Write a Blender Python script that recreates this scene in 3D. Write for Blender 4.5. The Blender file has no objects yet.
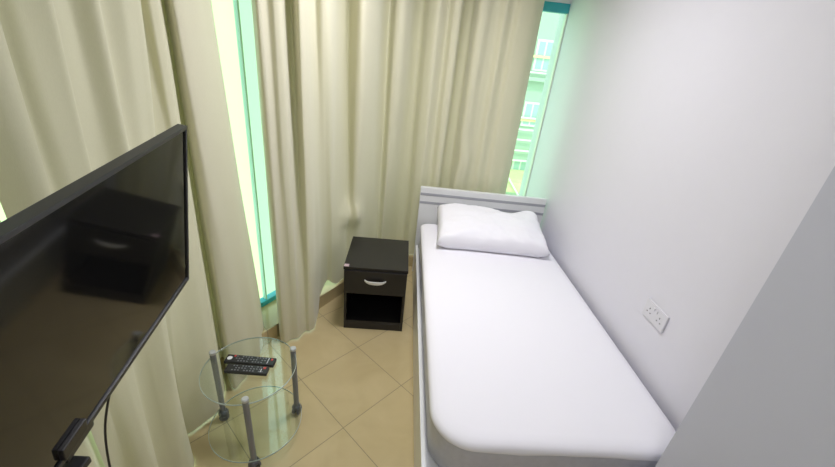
import bpy, bmesh, math, random
from mathutils import Vector, Matrix, noise
random.seed(7)
sc = bpy.context.scene
C = sc.collection

# ------------------------------------------------------------------ materials
def nt(name):
    m = bpy.data.materials.new(name); m.use_nodes = True
    t = m.node_tree; b = t.nodes['Principled BSDF']
    return m, t, b
def N(t, kind, **kw):
    n = t.nodes.new(kind)
    for k, v in kw.items():
        if k.startswith('i_'):
            n.inputs[k[2:].replace('_', ' ')].default_value = v
        else: setattr(n, k, v)
    return n
def plain(name, col, rough=.5, metal=0, spec=.5, bump=0, scale=60, var=0.0, coat=0):
    m, t, b = nt(name)
    b.inputs['Base Color'].default_value = (*col, 1); b.inputs['Roughness'].default_value = rough
    b.inputs['Metallic'].default_value = metal; b.inputs['Specular IOR Level'].default_value = spec
    b.inputs['Coat Weight'].default_value = coat
    tc = N(t, 'ShaderNodeTexCoord')
    no = N(t, 'ShaderNodeTexNoise'); no.inputs['Scale'].default_value = scale; no.inputs['Detail'].default_value = 4
    t.links.new(tc.outputs['Object'], no.inputs['Vector'])
    if var:
        mx = N(t, 'ShaderNodeMix', data_type='RGBA')
        mx.inputs['A'].default_value = (*[c*(1-var) for c in col], 1); mx.inputs['B'].default_value = (*[min(1, c*(1+var)) for c in col], 1)
        t.links.new(no.outputs['Fac'], mx.inputs['Factor']); t.links.new(mx.outputs['Result'], b.inputs['Base Color'])
    if bump:
        bp = N(t, 'ShaderNodeBump'); bp.inputs['Strength'].default_value = bump; bp.inputs['Distance'].default_value = .002
        t.links.new(no.outputs['Fac'], bp.inputs['Height']); t.links.new(bp.outputs['Normal'], b.inputs['Normal'])
    return m

def thin_glass(name, tint, refl=(1, 1, 1)):
    m = bpy.data.materials.new(name); m.use_nodes = True; t = m.node_tree; t.nodes.clear()
    o = N(t, 'ShaderNodeOutputMaterial'); mx = N(t, 'ShaderNodeMixShader')
    tr = N(t, 'ShaderNodeBsdfTransparent'); gl = N(t, 'ShaderNodeBsdfGlossy'); ge = N(t, 'ShaderNodeNewGeometry'); dt = N(t, 'ShaderNodeVectorMath', operation='DOT_PRODUCT'); ab = N(t, 'ShaderNodeMath', operation='ABSOLUTE')
    sb = N(t, 'ShaderNodeMath', operation='SUBTRACT'); sb.inputs[0].default_value = 1; pw = N(t, 'ShaderNodeMath', operation='POWER'); pw.inputs[1].default_value = 5
    fr = N(t, 'ShaderNodeMath', operation='MULTIPLY_ADD'); fr.inputs[1].default_value = .92; fr.inputs[2].default_value = .045
    t.links.new(ge.outputs['Normal'], dt.inputs[0]); t.links.new(ge.outputs['Incoming'], dt.inputs[1]); t.links.new(dt.outputs['Value'], ab.inputs[0])
    t.links.new(ab.outputs[0], sb.inputs[1]); t.links.new(sb.outputs[0], pw.inputs[0]); t.links.new(pw.outputs[0], fr.inputs[0])
    tr.inputs['Color'].default_value = (*tint, 1); gl.inputs['Color'].default_value = (*refl, 1); gl.inputs['Roughness'].default_value = .03
    t.links.new(fr.outputs[0], mx.inputs[0]); t.links.new(tr.outputs[0], mx.inputs[1]); t.links.new(gl.outputs[0], mx.inputs[2])
    t.links.new(mx.outputs[0], o.inputs['Surface'])
    return m

def curtain_mat():
    m = bpy.data.materials.new('curtain_fabric'); m.use_nodes = True; t = m.node_tree; t.nodes.clear()
    o = N(t, 'ShaderNodeOutputMaterial'); mx = N(t, 'ShaderNodeMixShader')
    b = N(t, 'ShaderNodeBsdfPrincipled'); tl = N(t, 'ShaderNodeBsdfTranslucent')
    b.inputs['Roughness'].default_value = .75; b.inputs['Sheen Weight'].default_value = .25; b.inputs['Specular IOR Level'].default_value = .25
    tc = N(t, 'ShaderNodeTexCoord'); mp = N(t, 'ShaderNodeMapping'); mp.inputs['Scale'].default_value = (900, 900, 120)
    no = N(t, 'ShaderNodeTexNoise'); no.inputs['Scale'].default_value = 1; no.inputs['Detail'].default_value = 2
    t.links.new(tc.outputs['Object'], mp.inputs[0]); t.links.new(mp.outputs[0], no.inputs['Vector'])
    r = N(t, 'ShaderNodeMix', data_type='RGBA'); r.inputs['A'].default_value = (.58, .555, .405, 1); r.inputs['B'].default_value = (.66, .635, .48, 1)
    t.links.new(no.outputs['Fac'], r.inputs['Factor']); t.links.new(r.outputs['Result'], b.inputs['Base Color'])
    tl.inputs['Color'].default_value = (.80, .58, .30, 1)
    bp = N(t, 'ShaderNodeBump'); bp.inputs['Strength'].default_value = .15; bp.inputs['Distance'].default_value = .001
    t.links.new(no.outputs['Fac'], bp.inputs['Height']); t.links.new(bp.outputs['Normal'], b.inputs['Normal'])
    mx.inputs[0].default_value = .07
    t.links.new(b.outputs[0], mx.inputs[1]); t.links.new(tl.outputs[0], mx.inputs[2]); t.links.new(mx.outputs[0], o.inputs['Surface'])
    return m

def tile_mat():
    m, t, b = nt('floor_tile')
    tc = N(t, 'ShaderNodeTexCoord'); sp = N(t, 'ShaderNodeSeparateXYZ'); t.links.new(tc.outputs['Object'], sp.inputs[0])
    def M(op, a, bb=None, c=None):
        n = N(t, 'ShaderNodeMath', operation=op)
        for i, v in enumerate((a, bb, c)):
            if v is None: continue
            if isinstance(v, (int, float)): n.inputs[i].default_value = v
            else: t.links.new(v, n.inputs[i])
        return n.outputs[0]
    S = .40; q = 1/(math.sqrt(2)*S)
    def axis(sgn, bx, by):
        u = M('MULTIPLY', M('ADD', M('MULTIPLY', M('SUBTRACT', sp.outputs['X'], bx), sgn), M('SUBTRACT', sp.outputs['Y'], by)), q)
        fl = M('FLOOR', u); fr = M('SUBTRACT', u, fl)
        d = M('MINIMUM', fr, M('SUBTRACT', 1.0, fr))
        return fl, d
    fu, du = axis(1, .095, 1.528); fv, dv = axis(-1, .095, 1.528)
    g = M('LESS_THAN', M('MINIMUM', du, dv), .0042)
    cx = N(t, 'ShaderNodeCombineXYZ'); t.links.new(fu, cx.inputs[0]); t.links.new(fv, cx.inputs[1])
    wn = N(t, 'ShaderNodeTexWhiteNoise', noise_dimensions='3D'); t.links.new(cx.outputs[0], wn.inputs['Vector'])
    no = N(t, 'ShaderNodeTexNoise'); no.inputs['Scale'].default_value = 3.5; no.inputs['Detail'].default_value = 6; no.inputs['Distortion'].default_value = 1.5
    va = N(t, 'ShaderNodeVectorMath', operation='MULTIPLY_ADD'); t.links.new(wn.outputs['Color'], va.inputs[0]); va.inputs[1].default_value = (7, 7, 7)
    t.links.new(tc.outputs['Object'], va.inputs[2]); t.links.new(va.outputs[0], no.inputs['Vector'])
    cr = N(t, 'ShaderNodeMix', data_type='RGBA'); cr.inputs['A'].default_value = (.44, .355, .18, 1); cr.inputs['B'].default_value = (.57, .465, .26, 1)
    t.links.new(no.outputs['Fac'], cr.inputs['Factor'])
    c2 = N(t, 'ShaderNodeMix', data_type='RGBA'); t.links.new(g, c2.inputs['Factor']); t.links.new(cr.outputs['Result'], c2.inputs['A']); c2.inputs['B'].default_value = (.22, .19, .10, 1)
    t.links.new(c2.outputs['Result'], b.inputs['Base Color'])
    t.links.new(M('ADD', M('MULTIPLY', g, .5), .16), b.inputs['Roughness'])
    b.inputs['Specular IOR Level'].default_value = .5
    return m

MAT = dict(
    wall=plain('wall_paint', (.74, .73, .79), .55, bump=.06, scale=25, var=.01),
    wall2=plain('return_wall_grey', (.53, .54, .62), .6, bump=.05, scale=25, var=.01),  # greyer and darker than the other walls
    ceiling=plain('ceiling_paint', (.85, .85, .85), .8),
    tile=tile_mat(), curtain=curtain_mat(),
    aqua=plain('turquoise_film', (.05, .42, .52), .35, var=.06, scale=20),
    alu=plain('pale_frame', (.62, .85, .76), .4, var=.03),
    darkgreen=plain('seal', (.50, .75, .58), .5),
    glass=thin_glass('window_glass', (.80, .97, .88)),
    tglass=thin_glass('table_glass', (.95, .985, .965)),
    tedge=plain('glass_edge', (.42, .50, .45), .35, spec=.6),
    black=plain('black_laminate', (.012, .011, .011), .38, bump=.05, scale=200, var=.2),
    blackp=plain('black_plastic', (.018, .018, .020), .32, spec=.5),
    bezel=plain('tv_bezel', (.020, .021, .022), .38, spec=.6),
    screen=plain('tv_screen', (.008, .008, .008), .07, spec=.5),
    silver=plain('silver', (.80, .80, .78), .35, metal=.25),
    greymet=plain('grey_painted_metal', (.22, .23, .25), .4, metal=.3),
    cap=plain('cap_metal', (.52, .54, .54), .35, metal=.4),
    castor=plain('castor_plastic', (.10, .10, .11), .45),
    bedwood=plain('pale_bed_laminate', (.74, .75, .75), .35, var=.04, scale=8),
    stripe=plain('grey_stripe', (.36, .37, .40), .35),
    mattress=plain('mattress_satin', (.50, .50, .55), .35, bump=.6, scale=40, var=.12),
    linen=plain('white_linen', (.84, .83, .87), .85, spec=.2, bump=.08, scale=120),
    pillow=plain('pillow_cotton', (.86, .85, .89), .85, spec=.2, bump=.25, scale=28),
    plastic=plain('white_socket_plastic', (.70, .69, .73), .3),
    hole=plain('dark_hole', (.03, .03, .03), .6),
    red=plain('red_button', (.55, .06, .05), .4), key=plain('grey_keys', (.20, .21, .22), .5), white=plain('white_print', (.65, .66, .68), .5),
    sticker=plain('sticker', (.45, .34, .36), .5, var=.3, scale=90),
    facade=plain('green_facade', (.44, .55, .44), .8, var=.04, scale=2), facade2=plain('yellow_facade', (.78, .82, .46), .8, var=.03, scale=2),
    mint=plain('mint_glow_tint', (.42, .54, .38), .8, var=.03, scale=2),  # mint daylight beside the curtain, put into a flat colour
    fwhite=plain('facade_white', (.80, .85, .75), .6), fyellow=plain('facade_yellow', (.9, .78, .40), .6), fpane=plain('facade_pane', (.40, .58, .53), .2),
    grass=plain('lawn', (.66, .75, .36), .9, var=.15, scale=3),
)
em = bpy.data.materials.new('lamp_diffuser'); em.use_nodes = True
_b = em.node_tree.nodes['Principled BSDF']; _b.inputs['Emission Color'].default_value = (.93, .93, 1, 1); _b.inputs['Emission Strength'].default_value = 1.0
MAT['lamp'] = em

# ------------------------------------------------------------------ builders
def obj(name, bm, mat, parent=None, smooth=False):
    me = bpy.data.meshes.new(name); bmesh.ops.recalc_face_normals(bm, faces=bm.faces[:]) if smooth != 'raw' else None
    bm.to_mesh(me); bm.free()
    o = bpy.data.objects.new(name, me); C.objects.link(o)
    me.materials.append(MAT[mat])
    if smooth: me.polygons.foreach_set('use_smooth', [True]*len(me.polygons))
    if parent:
        o.parent = parent; o.matrix_parent_inverse = Matrix.Identity(4)
    return o
def tag(o, label, cat, group=None):
    o['label'] = label; o['category'] = cat
    if group: o['group'] = group
    return o
def thing(name, label, cat, loc=(0, 0, 0), rz=0, group=None):
    o = bpy.data.objects.new(name, None); C.objects.link(o); o.location = loc; o.rotation_euler = (0, 0, rz); o.empty_display_size = .05
    return tag(o, label, cat, group)
def struct_empty(name):
    o = bpy.data.objects.new(name, None); C.objects.link(o); o['kind'] = 'structure'; return o
def struct(name, bm, mat, parent=None):
    o = obj(name, bm, mat, parent)
    if not parent: o['kind'] = 'structure'
    return o
def box(bm, x0, x1, y0, y1, z0, z1, bev=0, M=None, seg=2):
    vs = [bm.verts.new((x, y, z)) for x in (x0, x1) for y in (y0, y1) for z in (z0, z1)]
    F = [(0, 1, 3, 2), (4, 6, 7, 5), (0, 4, 5, 1), (2, 3, 7, 6), (0, 2, 6, 4), (1, 5, 7, 3)]
    fs = [bm.faces.new([vs[i] for i in f]) for f in F]
    if bev:
        es = list({e for f in fs for e in f.edges})
        r = bmesh.ops.bevel(bm, geom=es, offset=bev, segments=seg, affect='EDGES', profile=.6)
        vs = list({v for f in r['faces'] for v in f.verts} | {v for v in vs if v.is_valid})
    if M is not None:
        for v in vs: v.co = M @ v.co
    return bm
def B(*a, **k): return box(bmesh.new(), *a, **k)
def lathe(bm, prof, n=32, M=None, caps=True):
    rings = []
    for r, z in prof:
        rings.append([bm.verts.new((r*math.cos(2*math.pi*i/n), r*math.sin(2*math.pi*i/n), z)) for i in range(n)])
    for a, b in zip(rings, rings[1:]):
        for i in range(n): bm.faces.new((a[i], a[(i+1) % n], b[(i+1) % n], b[i]))
    if caps:
        bm.faces.new(rings[0][::-1]); bm.faces.new(rings[-1])
    if M is not None:
        for rg in rings:
            for v in rg: v.co = M @ v.co
    return bm
def tube(bm, pts, r, n=10):
    pts = [Vector(p) for p in pts]; rings = []
    up = Vector((.3, .2, 1)).normalized()
    for i, p in enumerate(pts):
        d = (pts[min(i+1, len(pts)-1)]-pts[max(i-1, 0)]).normalized()
        a = d.cross(up)
        if a.length < 1e-3: a = d.cross(Vector((1, 0, 0)))
        a.normalize(); b = d.cross(a)
        rings.append([bm.verts.new(p+a*r*math.cos(2*math.pi*k/n)+b*r*math.sin(2*math.pi*k/n)) for k in range(n)])
    for x, y in zip(rings, rings[1:]):
        for k in range(n): bm.faces.new((x[k], x[(k+1) % n], y[(k+1) % n], y[k]))
    bm.faces.new(rings[0][::-1]); bm.faces.new(rings[-1]); return bm
def prism(poly, z0, z1):
    bm = bmesh.new()
    a = [bm.verts.new((x, y, z0)) for x, y in poly]; b = [bm.verts.new((x, y, z1)) for x, y in poly]
    bm.faces.new(a[::-1]); bm.faces.new(b)
    for i in range(len(a)):
        j = (i+1) % len(a); bm.faces.new((a[i], a[j], b[j], b[i]))
    return bm
def catmull(P, n):
    """n samples per span through control tuples"""
    out = []
    for i in range(len(P)-1):
        p0 = P[max(i-1, 0)]; p1 = P[i]; p2 = P[i+1]; p3 = P[min(i+2, len(P)-1)]
        for k in range(n):
            t = k/n
            out.append(tuple(.5*((2*b)+(-a+c)*t+(2*a-5*b+4*c-d)*t*t+(-a+3*b-3*c+d)*t**3) for a, b, c, d in zip(p0, p1, p2, p3)))
    out.append(tuple(P[-1])); return out

# ------------------------------------------------------------------ room shell
ZC = 2.62; XR = 1.18; YG = 3.27; YB = -1.3
GL = [(-1.12, YB), (-1.12, 1.577), (-.063, YG), (XR, YG)]           # line of the glazing
KL = [(-.96, YB), (-.96, 1.45), (-.077, 2.86), (XR, 2.86)]          # inner edge of the tiled kerb
OUT = .08
GO = [(-1.12-OUT, YB), (-1.12-OUT, 1.577+.02), (-.063-.05, YG+OUT), (XR, YG+OUT)]
struct('floor', prism([(-1.2, YB), (XR, YB), (XR, YG+OUT), GO[2], GO[1]], -.1, 0), 'tile')
struct('ceiling', prism([(-1.3, YB-.1), (XR+.1, YB-.1), (XR+.1, YG+.2), (-.2, YG+.2), (-1.3, 1.7)], ZC, ZC+.1), 'ceiling')
struct('trim_1', prism(KL+GO[::-1], 0, .10), 'tile')
struct('wall_right', B(XR, XR+.1, .773, YG+.2, 0, ZC), 'wall')
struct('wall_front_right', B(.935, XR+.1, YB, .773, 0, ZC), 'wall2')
struct('wall_back', B(-1.3, XR+.1, YB-.1, YB, 0, ZC), 'wall')
# header above the glazing
struct('wall_left', B(-1.2, -1.12, YB, 1.577, 2.165, ZC), 'wall')
struct('wall_left_corner', prism([GL[1], GL[2], GO[2], GO[1]], 2.165, ZC), 'wall')
struct('wall_far', B(-.063, XR, YG, YG+OUT, 2.165, ZC), 'wall')
# glazing: one window per side of the bay
def window(name, a, b, posts):
    w = struct_empty(name)
    a = Vector((*a, 0)); b = Vector((*b, 0)); d = b-a; L = d.length; d.normalize()
    M = Matrix.Translation(a) @ Matrix.Rotation(math.atan2(d.y, d.x), 4, 'Z')
    bm = bmesh.new(); box(bm, 0, L, .005, .055, 2.10, 2.165, .003, M); obj('window_frame', bm, 'aqua', w)
    bm = bmesh.new(); box(bm, 0, L, .005, .055, .10, .135, .003, M); obj('window_frame', bm, 'aqua', w)
    xs = [0]+posts+[L]
    for p in posts:
        bm = bmesh.new(); box(bm, p-.005, p+.005, .015, .045, .135, 2.10, .002, M); obj('mullion', bm, 'darkgreen', w)
    for x0, x1 in zip(xs, xs[1:]):
        bm = bmesh.new(); vs = [bm.verts.new(M @ Vector(c)) for c in ((x0, .03, .135), (x1, .03, .135), (x1, .03, 2.10), (x0, .03, 2.10))]
        bm.faces.new(vs); obj('pane', bm, 'glass', w)
    return w, M, L
window('window_1', GL[0], GL[1], [.9, 1.9])
dl = (Vector(GL[2])-Vector(GL[1])).length
window('window_2', GL[1], GL[2], [(2.055-1.577)/(YG-1.577)*dl])
w3, M3, L3 = window('window_3', GL[2], GL[3], [.62])
bm = bmesh.new(); box(bm, L3-.012, L3-.002, 0, .05, .135, 2.10, .002, M3); obj('edge_strip', bm, 'fwhite', w3)

# ------------------------------------------------------------------ curtains
def curtain(name, label, pts, ztop=ZC-.012, nspan=9, nz=70, seed=0, bump=None):
    """pts: (top x, top y, bottom x, bottom y, hem height)"""
    S = catmull(pts, nspan); bm = bmesh.new(); grid = []
    for i, (tx, ty, bx, by, hz) in enumerate(S):
        col = []
        for k in range(nz+1):
            s = k/nz; z = ztop+(max(hz, .004)-ztop)*s
            f = min(1, max(0, (2.0-z)/2.0)); f = f*f*(3-2*f)*.6+f*.4
            x = tx+(bx-tx)*f; y = ty+(by-ty)*f
            w = .006*(.3+s)
            x += w*noise.noise(Vector((i*.11, z*1.6, seed))); y += w*noise.noise(Vector((i*.11, z*1.6, seed+9)))
            if bump:
                for (px, py, pz, r, dx, dy, rz) in bump:
                    g = math.exp(-((x-px)**2+(y-py)**2)/r**2-((z-pz)/rz)**2); x += dx*g; y += dy*g
            col.append(bm.verts.new((x, y, z)))
        grid.append(col)
    for a, b in zip(grid, grid[1:]):
        for k in range(nz): bm.faces.new((a[k], b[k], b[k+1], a[k+1]))
    o = obj(name, bm, 'curtain', None, smooth='raw')
    return tag(o, label, 'curtain', 'long beige curtains along the windows')

# main curtain: x/y direction ratio, top offset from the base line (positive into the room), bottom offset, hem height
def base(r, off):
    y1 = (-1.582+off)/(.848*r-.53); y2 = 2.93-off
    y = min(y1, y2) if off > -.2 else y1
    return Vector((r*y, y))
MC = [(-.374, -.10, -.12, .10), (-.372, -.03, .00, .02), (-.366, .03, .06, .01), (-.354, .045, .085, .01), (-.339, .03, .09, .01), (-.322, .05, .105, .01), (-.306, .045, .115, .01),
      (-.294, -.02, .105, .01), (-.282, -.02, .105, .01), (-.268, .05, .125, .01), (-.252, .045, .12, .01), (-.240, .02, .05, .02), (-.228, .02, -.02, .11), (-.210, .05, -.06, .15),
      (-.192, .045, -.03, .13), (-.178, -.02, -.02, .105), (-.160, -.06, -.03, .102), (-.148, -.05, -.045, .102), (-.130, .03, -.02, .102), (-.112, .055, -.02, .102), (-.090, .02, -.05, .102), (-.072, -.045, -.06, .102), (-.056, -.05, -.06, .102), (-.042, .02, -.02, .102),
      (-.020, .055, -.02, .102), (-.004, .01, -.04, .102), (.008, -.045, -.05, .102), (.022, -.045, -.05, .102), (.035, .02, .02, .102), (.057, .055, .03, .102), (.078, .0, .01, .102), (.093, .035, .03, .102),
      (.108, .03, .03, .102), (.116, -.06, -.05, .102), (.135, -.07, -.05, .102), (.148, .045, .04, .102), (.166, .06, .05, .102), (.182, .035, .04, .102), (.196, .03, .03, .102), (.212, .05, .05, .102),
      (.230, .03, .03, .102), (.246, .045, .045, .102), (.266, .04, .04, .102), (.283, .02, .03, .102), (.298, -.03, -.03, .102)]
pts = []
for r, to, bo, hz in MC:
    t = base(r, to*1.35); b = base(r, bo)
    if r > .1: b = Vector((b.x+.012*(r-.1)/.2, b.y))
    pts.append((t.x, t.y, b.x, b.y, hz))
curtain('curtain', 'long beige curtain hanging behind the bed headboard and black nightstand', pts, seed=3,
        bump=[(-.34, 2.47, .62, .10, .035, -.04, .09), (.47, 2.9, 1.0, .06, .03, -.02, .12)])
LB = [(-.955, 1.965, -.90, 1.97, .02), (-.905, 1.925, -.835, 1.93, .01), (-.865, 1.85, -.795, 1.87, .01), (-.825, 1.76, -.765, 1.79, .01), (-.815, 1.66, -.755, 1.70, .01), (-.812, 1.56, -.765, 1.61, .01),
      (-.822, 1.485, -.775, 1.50, .01), (-.885, 1.55, -.80, 1.435, .01), (-.945, 1.66, -.90, 1.56, .01), (-.93, 1.60, -.90, 1.52, .01), (-.858, 1.485, -.85, 1.44, .01), (-.862, 1.435, -.825, 1.36, .01), (-.895, 1.43, -.82, 1.29, .01), (-.90, 1.385, -.86, 1.215, .01),
      (-.80, 1.30, -.90, 1.165, .01), (-.785, 1.25, -.91, 1.14, .01), (-.79, 1.21, -.87, 1.09, .01), (-.82, 1.16, -.81, 1.05, .01), (-.805, 1.12, -.79, 1.00, .01), (-.845, 1.08, -.81, .955, .01),
      (-.83, 1.03, -.85, .92, .01), (-.82, 1.0, -.83, .885, .01), (-.85, .95, -.80, .855, .01), (-.87, .90, -.80, .82, .01), (-.80, .851, -.85, .80, .01), (-.80, .80, -.86, .79, .01), (-.855, .772, -.852, .735, .01)]
curtain('curtain', 'beige curtain hanging behind the television, its pleats bunched beside the glass table', LB, seed=11)
LA = [(-.862, .752, -.872, .765, .01), (-.85, .72, -.85, .72, .01), (-.80, .66, -.80, .66, .01), (-.80, .58, -.80, .58, .01), (-.87, .50, -.87, .50, .01), (-.81, .42, -.81, .42, .01), (-.80, .33, -.80, .33, .01), (-.87, .24, -.87, .24, .01),
      (-.81, .14, -.81, .14, .01), (-.81, .05, -.81, .05, .01), (-.88, -.06, -.88, -.06, .01), (-.82, -.16, -.82, -.16, .01), (-.83, -.28, -.83, -.28, .01), (-.88, -.4, -.88, -.4, .01), (-.82, -.52, -.82, -.52, .01), (-.85, -.7, -.85, -.7, .01), (-.82, -.85, -.82, -.85, .01), (-.88, -1.0, -.88, -1.0, .01), (-.84, -1.2, -.84, -1.2, .01)]
curtain('curtain', 'grey-looking beige curtain at far left, beyond a thin gap that shows green', LA, seed=23)

# ------------------------------------------------------------------ bed
def outline(x0, x1, y0, y1, rs, n=12):
    """rounded rectangle; rs radii for (x0y0, x1y0, x1y1, x0y1)"""
    P = []
    for (cx, cy, a0), r in zip(((x0, y0, 180), (x1, y0, 270), (x1, y1, 0), (x0, y1, 90)), rs):
        ox = cx+(r if cx == x0 else -r); oy = cy+(r if cy == y0 else -r)
        for k in range(n+1):
            a = math.radians(a0+90*k/n); P.append((ox+r*math.cos(a), oy+r*math.sin(a)))
    # extra points on the long sides
    out = []
    for p, q in zip(P, P[1:]+P[:1]):
        d = math.dist(p, q); m = max(1, int(d/.05))
        out += [(p[0]+(q[0]-p[0])*k/m, p[1]+(q[1]-p[1])*k/m) for k in range(m)]
    return out
def slab(x0, x1, y0, y1, rs, rings, wav=None, close_bottom=True):
    """stack of inset outlines: rings = [(inset, z)] from the bottom up; the last ones close the top"""
    bm = bmesh.new(); R = []
    for ri, (ins, z) in enumerate(rings):
        O = outline(x0+ins, x1-ins, y0+ins, y1-ins, [max(.004, r-ins) for r in rs]); ring = []
        R.append([bm.verts.new((x, y, z+(wav(ri, x, y) if wav else 0))) for x, y in O])
    n = len(R[0])
    R = [r for r in R if len(r) == n] if all(len(r) == n for r in R) else R
    for a, b in zip(R, R[1:]):
        if len(a) != len(b): raise RuntimeError('ring')
        for i in range(n): bm.faces.new((a[i], a[(i+1) % n], b[(i+1) % n], b[i]))
    bm.faces.new(R[-1])
    if close_bottom: bm.faces.new(R[0][::-1])
    return bm
def outline_fixed(x0, x1, y0, y1, rs, ins):
    base_ = outline(x0, x1, y0, y1, rs); cx = (x0+x1)/2; cy = (y0+y1)/2
    sx = ((x1-x0)/2-ins)/((x1-x0)/2); sy = ((y1-y0)/2-ins)/((y1-y0)/2)
    return [(cx+(x-cx)*sx, cy+(y-cy)*sy) for x, y in base_]
def slab2(x0, x1, y0, y1, rs, rings, wav=None, close_bottom=True):
    bm = bmesh.new(); R = []
    for ri, (ins, z) in enumerate(rings):
        R.append([bm.verts.new((x, y, z+(wav(ri, x, y) if wav else 0))) for x, y in outline_fixed(x0, x1, y0, y1, rs, ins)])
    n = len(R[0])
    for a, b in zip(R, R[1:]):
        for i in range(n): bm.faces.new((a[i], a[(i+1) % n], b[(i+1) % n], b[i]))
    bm.faces.new(R[-1])
    if close_bottom: bm.faces.new(R[0][::-1])
    return bm

bed = thing('bed', 'pale laminate single bed against the white wall, headboard with grey stripes', 'bed', (.66, 1.8, 0))
def toloc(bm, o):
    for v in bm.verts: v.co -= o.location
    return bm
BX0, BX1 = .165, 1.145
bm = bmesh.new(); box(bm, BX0, BX0+.02, .832, 2.725, .0, .29, .003); obj('side_panel', toloc(bm, bed), 'bedwood', bed)
bm = bmesh.new(); box(bm, BX1-.02, BX1, .832, 2.725, .0, .29, .003); obj('side_panel', toloc(bm, bed), 'bedwood', bed)
bm = bmesh.new(); box(bm, BX0+.02, BX1-.02, .832, .852, .0, .29, .003); obj('foot_panel', toloc(bm, bed), 'bedwood', bed)
bm = bmesh.new(); box(bm, BX0+.02, BX1-.02, .852, 2.72, .24, .262, .0); obj('slat_base', toloc(bm, bed), 'bedwood', bed)
HM = Matrix.Translation((.16, 2.775, 0)) @ Matrix.Rotation(math.radians(-2.4), 4, 'Z')
bm = bmesh.new(); box(bm, 0, 1.005, 0, .035, 0, .778, .004, HM); hb = obj('headboard', toloc(bm, bed), 'bedwood', bed)
for z0, z1 in ((.712, .733), (.642, .662)):
    bm = bmesh.new(); box(bm, .003, 1.002, -.0025, .004, z0, z1, .001, HM); s = obj('stripe', toloc(bm, bed), 'stripe', hb); s.parent = hb
def mw(ri, x, y): return 0.004*noise.noise(Vector((x*5, y*5, ri)))
mt = slab2(.190, 1.142, .843, 2.724, (.16, .13, .06, .06),
           [(.02, .264), (.004, .275), (0, .30), (.003, .36), (0, .44), (.004, .468), (.018, .488), (.04, .493)], mw)
obj('mattress', toloc(mt, bed), 'mattress', bed, smooth=True)

# fitted sheet: top plus a short turn-down with a wavy hem
def sw(ri, x, y):
    d = 0
    if ri == 0:
        d = .012*noise.noise(Vector((x*7, y*7, 1)))+.006*noise.noise(Vector((x*25, y*25, 3)))
    return d
rings = [(-.0055, .462), (-.0075, .468), (-.006, .476), (-.002, .486), (.008, .494), (.024, .500), (.05, .503), (.12, .504), (.25, .505), (.40, .505)]
sh = slab2(.190, 1.142, .843, 2.724, (.16, .13, .06, .06), rings, sw, close_bottom=False)
sheet = obj('bed_sheet', sh, 'linen', None, smooth=True)
tag(sheet, 'smooth white sheet stretched over the single bed mattress', 'sheet')

# pillow
def cushion(name, mat, w, d, h, nx=48, ny=36):
    bm = bmesh.new(); top = {}; bot = {}
    for i in range(nx+1):
        for j in range(ny+1):
            u = -1+2*i/nx; v = -1+2*j/ny
            # corners pulled out, sides drawn in slightly
            px = u*w/2*(1-.05*(1-u*u)*0-.045*(1-abs(u))*0)*(1-.06*(1-v*v)*0+.03*v*v*abs(u)); py = v*d/2*(1+.05*u*u*abs(v)-.03*(1-abs(v)))
            e = max(0, (1-abs(u)**3.2))*max(0, (1-abs(v)**3.2)); t = e**.30
            wr = .015*noise.noise(Vector((u*2.2, v*2.2, 4)))+.011*noise.noise(Vector((u*5+v*2, v*5, 8)))+.004*noise.noise(Vector((u*14, v*9, 2)))
            zt = h*.60*t+wr*min(1, t*1.5)-.034*math.exp(-((u-.42)/.28)**2-((v-.85)/.45)**2)+.03*t*math.exp(-((u-.85)/.2)**2-((v-.85)/.3)**2)
            top[i, j] = bm.verts.new((px, py, zt))
            if 0 < i < nx and 0 < j < ny: bot[i, j] = bm.verts.new((px, py, -h*.40*t))
            else: bot[i, j] = top[i, j]
    for i in range(nx):
        for j in range(ny):
            bm.faces.new((top[i, j], top[i+1, j], top[i+1, j+1], top[i, j+1]))
            bm.faces.new((bot[i, j], bot[i, j+1], bot[i+1, j+1], bot[i+1, j]))
    return bm
bm = cushion('pillow', 'pillow', .77, .46, .17)
PM = Matrix.Translation((.685, 2.478, .592)) @ Matrix.Rotation(math.radians(-3), 4, 'Z') @ Matrix.Rotation(math.radians(10), 4, 'X')
for v in bm.verts:
    low = v.co.z < -.004; dpt = -v.co.z
    v.co = PM @ v.co
    if low: v.co.z = min(v.co.z, .512) if dpt > .03 else v.co.z
    v.co.z = max(v.co.z, .5085); v.co.x = min(v.co.x, 1.165)
    if v.co.y > 2.715: v.co.y = 2.715+(v.co.y-2.715)*.1
for v in bm.verts: v.co -= Vector((.685, 2.478, .51))
pil = obj('pillow', bm, 'pillow', None, smooth=True)
pil.location = (.685, 2.478, .51)
tag(pil, 'plump white pillow lying on the bed before the headboard', 'pillow')

# ------------------------------------------------------------------ nightstand
ns = thing('nightstand', 'small black nightstand with a drawer and open shelf, beside the bed', 'nightstand', (-.11, 1.985, 0))
W = .198; D = .42; T = .016; Hh = .485
def P(name, a, mat='black', bev=.0015, par=ns): return obj(name, B(*a, bev=bev), mat, par)
P('top_panel', (-W-.004, W+.004, -.004, D, Hh-.02, Hh))
P('side_panel', (-W, -W+T, .002, D, 0, Hh-.02)); P('side_panel', (W-T, W, .002, D, 0, Hh-.02))
P('back_panel', (-W+T, W-T, D-.01, D, .0, Hh-.02)); P('shelf', (-W+T, W-T, .004, D-.01, .05, .066)); P('divider', (-W+T, W-T, .004, D-.01, .285, .30))
P('plinth', (-W+T, W-T, .002, .016, 0, .05))
dr = P('drawer', (-W+.001, W-.001, -.014, .001, .297, Hh-.022))
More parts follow.
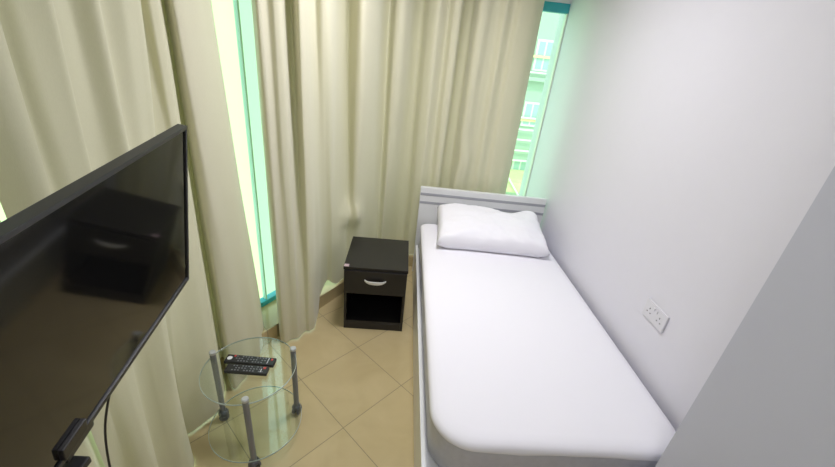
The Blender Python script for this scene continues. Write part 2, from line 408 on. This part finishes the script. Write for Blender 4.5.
# bowed handle
bm = bmesh.new()
hp = []
for k in range(17):
    u = -1+2*k/16; hp.append((u*.068, -.016-.022*(1-u**4), .403-.006*(1-u*u)))
ring = []
for (x, y, z) in hp:
    hh = .0045+.006*(1-(x/.068)**2)
    ring.append([bm.verts.new((x, y+dy, z+dz*hh)) for dy, dz in ((-.003, -1), (-.004, 0), (-.003, 1), (.003, 1), (.003, -1))])
for a, b in zip(ring, ring[1:]):
    for i in range(5): bm.faces.new((a[i], a[(i+1) % 5], b[(i+1) % 5], b[i]))
bm.faces.new(ring[0][::-1]); bm.faces.new(ring[-1])
h = obj('handle', bm, 'silver', dr, smooth=False); h['label'] = 'silver bowed handle'
st = obj('sticker', B(-W-.002, -W+.028, .0, .03, Hh, Hh+.0008), 'sticker', ns); st['label'] = 'small pinkish sticker'

# ------------------------------------------------------------------ round glass table
tb = thing('side_table', 'round two-tier clear glass table on grey castor legs', 'table', (-.592, 1.213, 0))
R = .193
def glass_disc(z, par, R):
    g = obj('glass_tier' if z > .3 else 'glass_shelf', lathe(bmesh.new(), [(R-.0012, z-.003), (R-.0012, z+.003)], 72), 'tglass', par, smooth=False)
    bm = bmesh.new(); rings = [[bm.verts.new((r*math.cos(2*math.pi*i/96), r*math.sin(2*math.pi*i/96), zz)) for i in range(96)] for r, zz in ((R-.001, z-.0035), (R+.0008, z-.002), (R+.0008, z+.002), (R-.001, z+.0035))]
    for a, b in zip(rings, rings[1:]+rings[:1]):
        for i in range(96): bm.faces.new((a[i], a[(i+1) % 96], b[(i+1) % 96], b[i]))
    e = obj('glass_rim', bm, 'tedge', g, smooth=True)
glass_disc(.405, tb, R); glass_disc(.066, tb, .203)
for lx, ly in ((-.79, 1.27), (-.44, 1.315), (-.540, 1.035)):
    x = lx+.592; y = ly-1.213
    k = (R-.004)/math.hypot(x, y); x *= k; y *= k
    lg = obj('leg', lathe(bmesh.new(), [(.0125, .06), (.0125, .42)], 20, Matrix.Translation((x, y, 0))), 'greymet', tb, smooth=False)
    obj('leg_cap', lathe(bmesh.new(), [(.013, .42), (.014, .422), (.014, .432), (.010, .436)], 20, Matrix.Translation((x, y, 0))), 'cap', lg)
    c = bmesh.new(); a = math.atan2(y, x)+.8
    Mw = Matrix.Translation((x, y, .0235)) @ Matrix.Rotation(a, 4, 'Z') @ Matrix.Rotation(math.pi/2, 4, 'X')
    for dz in (-.019, .005): lathe(c, [(.018, dz), (.0225, dz+.003), (.0225, dz+.011), (.018, dz+.014)], 24, Mw)
    lathe(c, [(.006, -.02), (.006, .02)], 12, Mw)
    obj('castor', c, 'castor', lg)
    c = bmesh.new(); lathe(c, [(.019, .036), (.023, .045), (.019, .055), (.010, .062)], 20, Matrix.Translation((x, y, 0)))
    obj('castor_housing', c, 'castor', lg)

def remote(label, loc, rz, L, Wd, flip=1, blob=True):
    r = thing('remote_control', label, 'remote control', loc, rz, 'remote controls on the glass table')
    obj('remote_body', B(-L/2, L/2, -Wd/2, Wd/2, 0, .016, bev=.004, seg=3), 'blackp', r)
    bm = bmesh.new()
    nx = int(L/.0125)-3
    for i in range(nx):
        for j in (-1, 0, 1):
            if blob and i < 2: continue
            if (i*3+j) % 5 == 0: continue
            x = flip*(-L/2+.022+i*.0125); y = j*Wd*.28
            box(bm, x-.003, x+.003, y-.0022, y+.0022, .0158, .0178)
    obj('keypad', bm, 'key', r)
    return r
r1 = remote('longer black remote control at the back of the pair on the glass table', (-.598, 1.24, .4102), math.radians(-2), .215, .045)
obj('button', B(-.075, -.068, .008, .018, .0158, .018), 'red', r1)['label'] = 'red button'
obj('button', B(.088, .096, .004, .014, .0158, .018), 'red', r1)['label'] = 'red button'
obj('printed_patch', lathe(bmesh.new(), [(.011, .0158), (.010, .0168)], 20, Matrix.Translation((-.090, .0, 0))), 'white', r1)['label'] = 'pale round patch'
obj('side_band', B(.076, .079, -.016, .016, .0158, .0168), 'white', r1)
r2 = remote('shorter black remote control at the front of the pair on the glass table', (-.593, 1.188, .4102), math.radians(-1), .178, .042, flip=-1, blob=False)
obj('button', B(.068, .078, .004, .014, .0158, .018), 'red', r2)['label'] = 'red button'
obj('side_band', B(.060, .063, -.014, .004, .0158, .0168), 'white', r2)

# ------------------------------------------------------------------ television on its stand
L = Vector((-.11516283, .99138189, .06244572)).normalized()
Vd = Vector((-.17443039, .04170474, -.98378593)); Vd = (Vd-L*Vd.dot(L)).normalized()
Nn = L.cross(Vd).normalized()                                        # away from the room
if Nn.x > 0: Nn = -Nn
p1 = Vector((-.52268508, .92282585, 1.49605697))
WT, HT = .80, .4645
tv = thing('television', 'flat black television tilted on a stand before the left curtain', 'television')
TM = Matrix.Translation(p1) @ Matrix(((-L.x, Vd.x, Nn.x, 0), (-L.y, Vd.y, Nn.y, 0), (-L.z, Vd.z, Nn.z, 0), (0, 0, 0, 1)))
tv.matrix_world = TM                                                 # local x along the width, y down, z backwards
bz = .009
obj('screen', B(bz, WT-bz, bz, HT-bz-.004, .003, .008), 'screen', tv)
bm = bmesh.new()
for a in ((0, WT, 0, bz), (0, WT, HT-bz-.004, HT), (0, bz, bz, HT-bz-.004), (WT-bz, WT, bz, HT-bz-.004)): box(bm, *a, -.001, .020, .0015)
obj('bezel', bm, 'bezel', tv)
obj('back_shell', B(.004, WT-.004, .004, HT-.004, .009, .026, bev=.006), 'blackp', tv)
obj('rear_housing', B(.15, WT-.15, .16, HT-.03, .025, .05, bev=.012), 'blackp', tv)
bm = bmesh.new(); box(bm, .450, .525, HT-.002, HT+.016, .000, .030, .004); box(bm, .405, .455, HT+.002, HT+.007, .014, .020, .002)
obj('foot', bm, 'blackp', tv)
bm = bmesh.new(); box(bm, .475, .535, HT-.042, HT-.012, -.006, .004, .002); obj('screen_block', bm, 'black', tv)  # small black box over the lower edge of the screen
# stand: pole behind the set
foot = TM @ Vector((.535, HT+.018, .02))
sd = thing('television_stand', 'black pole stand below the television, mostly out of view', 'stand', (foot.x, foot.y, 0))
obj('pole', lathe(bmesh.new(), [(.022, .02), (.022, foot.z-.02)], 24), 'blackp', sd)
obj('base_plate', B(-.05, .2, -.12, .12, 0, .02, bev=.006), 'blackp', sd)
bm = bmesh.new(); box(bm, -.03, .03, -.04, .04, foot.z-.034, foot.z-.018, .003); obj('mount_plate', bm, 'blackp', sd)
def cable(label, P_):
    o = obj('cable', tube(bmesh.new(), catmull(P_, 8), .0028, 8), 'blackp', None, smooth=True); tag(o, label, 'cable', 'black cables under the television')
q = TM @ Vector((.315, HT-.004, .034)); q2 = TM @ Vector((.465, HT-.004, .045))
cable('black cable dropping from the underside of the television down the curtain', [tuple(q), (q.x-.025, q.y+.01, q.z-.06), (q.x-.065, q.y-.015, q.z-.22), (q.x-.095, q.y-.02, q.z-.45), (q.x-.09, q.y-.05, .3), (q.x-.03, q.y-.06, .005)])
cable('short black cable hanging just behind the television foot', [tuple(q2), (q2.x-.01, q2.y+.0, q2.z-.05), (q2.x-.03, q2.y-.01, q2.z-.2), (q2.x-.04, q2.y-.03, .5), (q2.x-.03, q2.y-.04, .005)])

# ------------------------------------------------------------------ double socket
so = thing('wall_socket', 'white double power socket low on the white wall beside the bed', 'socket', (XR, 1.31, .765))
obj('socket_plate', B(-.009, 0, -.073, .073, -.043, .043, bev=.003), 'plastic', so)
for s in (-1, 1):
    bm = bmesh.new()
    cy = s*.036
    box(bm, -.0096, -.006, cy-.002, cy+.002, .004, .012)
    for d in (-.011, .011): box(bm, -.0096, -.006, cy+d-.0032, cy+d+.0032, -.013, -.009)
    obj('pin_slots', bm, 'hole', so)
    obj('rocker_switch', B(-.0125, -.006, s*.010-.005, s*.010+.005, .016, .030, bev=.001), 'plastic', so)

# ------------------------------------------------------------------ ceiling lights added out of view to brighten the room
def added_ceiling_light(label, x, y, e):
    cl = thing('added_ceiling_light', label, 'light', (x, y, ZC))
    obj('lamp_base', lathe(bmesh.new(), [(.20, -.03), (.21, 0)], 48), 'ceiling', cl)
    obj('lamp_shade', lathe(bmesh.new(), [(.10, -.06), (.17, -.05), (.19, -.03)], 48), 'lamp', cl)
    ld = bpy.data.lights.new('added_lamp_light', 'AREA'); ld.shape = 'DISK'; ld.size = .42; ld.energy = e; ld.spread = math.radians(160); ld.color = (.95, .935, 1.0)
    lo = bpy.data.objects.new('lamp_glow', ld); C.objects.link(lo); lo.parent = cl; lo.location = (0, 0, -.065)
added_ceiling_light('added round ceiling light, out of view above the bed side', .12, 1.80, 20)
added_ceiling_light('added round ceiling light, out of view at the entrance end of the room', -.05, -.45, 9)

# ------------------------------------------------------------------ outside
struct('ground', B(-60, 60, 5, 60, -9.1, -9), 'grass')
FY = 14.0
ap = thing('apartment_building', 'green apartment block seen through the glass right of the curtain', 'building', (4.5, FY, -9))
def A(name, a, mat, par=ap, bev=0, base_=(4.5, FY, -9)):
    bm = B(*a, bev=bev)
    for v in bm.verts: v.co -= Vector(base_)
    return obj(name, bm, mat, par)
A('wall', (.5, 16, FY, FY+6, -9, 5.5), 'facade')
for zt, zb in ((2.6, 1.62), (.60, -.25), (-1.5, -2.4), (-3.8, -4.7), (4.6, 3.9)):
    if zt > 3: continue
    for x0, wd in ((2.3, .7), (4.22, .62), (6.2, .7), (8.2, .7)):
        f = A('window', (x0, x0+wd, FY-.06, FY, zb, zt), 'fwhite')
        A('pane', (x0+.07, x0+wd/2-.03, FY-.07, FY-.06, zb+.07, zt-.07), 'fpane', f)
        A('pane', (x0+wd/2+.03, x0+wd-.07, FY-.07, FY-.06, zb+.07, zt-.07), 'fpane', f)
for z in (2.08, -.02):
    A('yellow_band', (.6, 12, FY-.14, FY-.08, z-.05, z+.03), 'fyellow')
for z in (1.58, .62-.55, -.35, -.72, -1.12, -1.5):
    A('balcony_rail', (.6, 12, FY-.22, FY-.16, z-.035, z+.02), 'fwhite')
A('terrace', (.5, 16, FY-2, FY-.25, -2.2, -1.85), 'grass')
bm = tube(bmesh.new(), [(3.48, 11.9, -1.56), (4.02, 11.9, -2.24)], .03, 8)
for v in bm.verts: v.co -= Vector((4.5, FY, -9))
obj('rail', bm, 'fwhite', ap)
A('balcony_slab', (.6, 12, FY-.3, FY, 1.30, 1.42), 'facade')
bb = thing('apartment_building', 'pale yellow-green building seen through the narrow gap between the curtains', 'building', (-2, 8, -9))
A('wall', (-3.80, -.4, 8, 12, -9, 3.4), 'facade2', bb, base_=(-2, 8, -9))
A('mint_glow_slab', (-2.90, -.4, 7.2, 7.99, -9, 3.4), 'mint', bb, base_=(-2, 8, -9))  # added slab; its mint colour stands in for the glow at the curtain edge
A('corner_strip', (-3.84, -3.78, 7.95, 8.05, -9, 3.4), 'fwhite', bb, base_=(-2, 8, -9))

w = bpy.data.worlds.new('sky'); sc.world = w; w.use_nodes = True
bg = w.node_tree.nodes['Background']; bg.inputs['Color'].default_value = (.76, .94, .92, 1); bg.inputs['Strength'].default_value = 1.9
sl = bpy.data.lights.new('sun', 'SUN'); sl.energy = 1.2; sl.angle = math.radians(2); sl.color = (1, .97, .88)
so_ = bpy.data.objects.new('sun', sl); C.objects.link(so_); so_.rotation_euler = Vector((-.25, -1, 1.1)).to_track_quat('Z', 'Y').to_euler()

# ------------------------------------------------------------------ camera
cam = bpy.data.cameras.new('camera'); co = bpy.data.objects.new('camera', cam); C.objects.link(co)
cam.sensor_width = 36; cam.lens = 36*369.89/835; cam.clip_start = .02; cam.clip_end = 300
Rt = Vector((.99523811, -.01582432, .0961805)); Dn = Vector((.07978702, -.43456004, -.89710178)); Fw = Vector((.05599222, .90050384, -.43122814))
co.matrix_world = Matrix(((Rt.x, -Dn.x, -Fw.x, 0), (Rt.y, -Dn.y, -Fw.y, 0), (Rt.z, -Dn.z, -Fw.z, 1.7), (0, 0, 0, 1)))
sc.camera = co
for o in C.objects:
    if o.get('category') in ('building',): o['group'] = 'buildings outside the windows'
    if o.get('category') == 'light': o['group'] = 'added ceiling lights out of view'
sc.view_settings.view_transform = 'Standard'; sc.view_settings.look = 'None'; sc.view_settings.gamma = 1; sc.view_settings.exposure = .27
sc.view_settings.use_curve_mapping = False
sc.cycles.use_denoising = True
sc.cycles.max_bounces = 10; sc.cycles.transparent_max_bounces = 12; sc.cycles.caustics_reflective = False
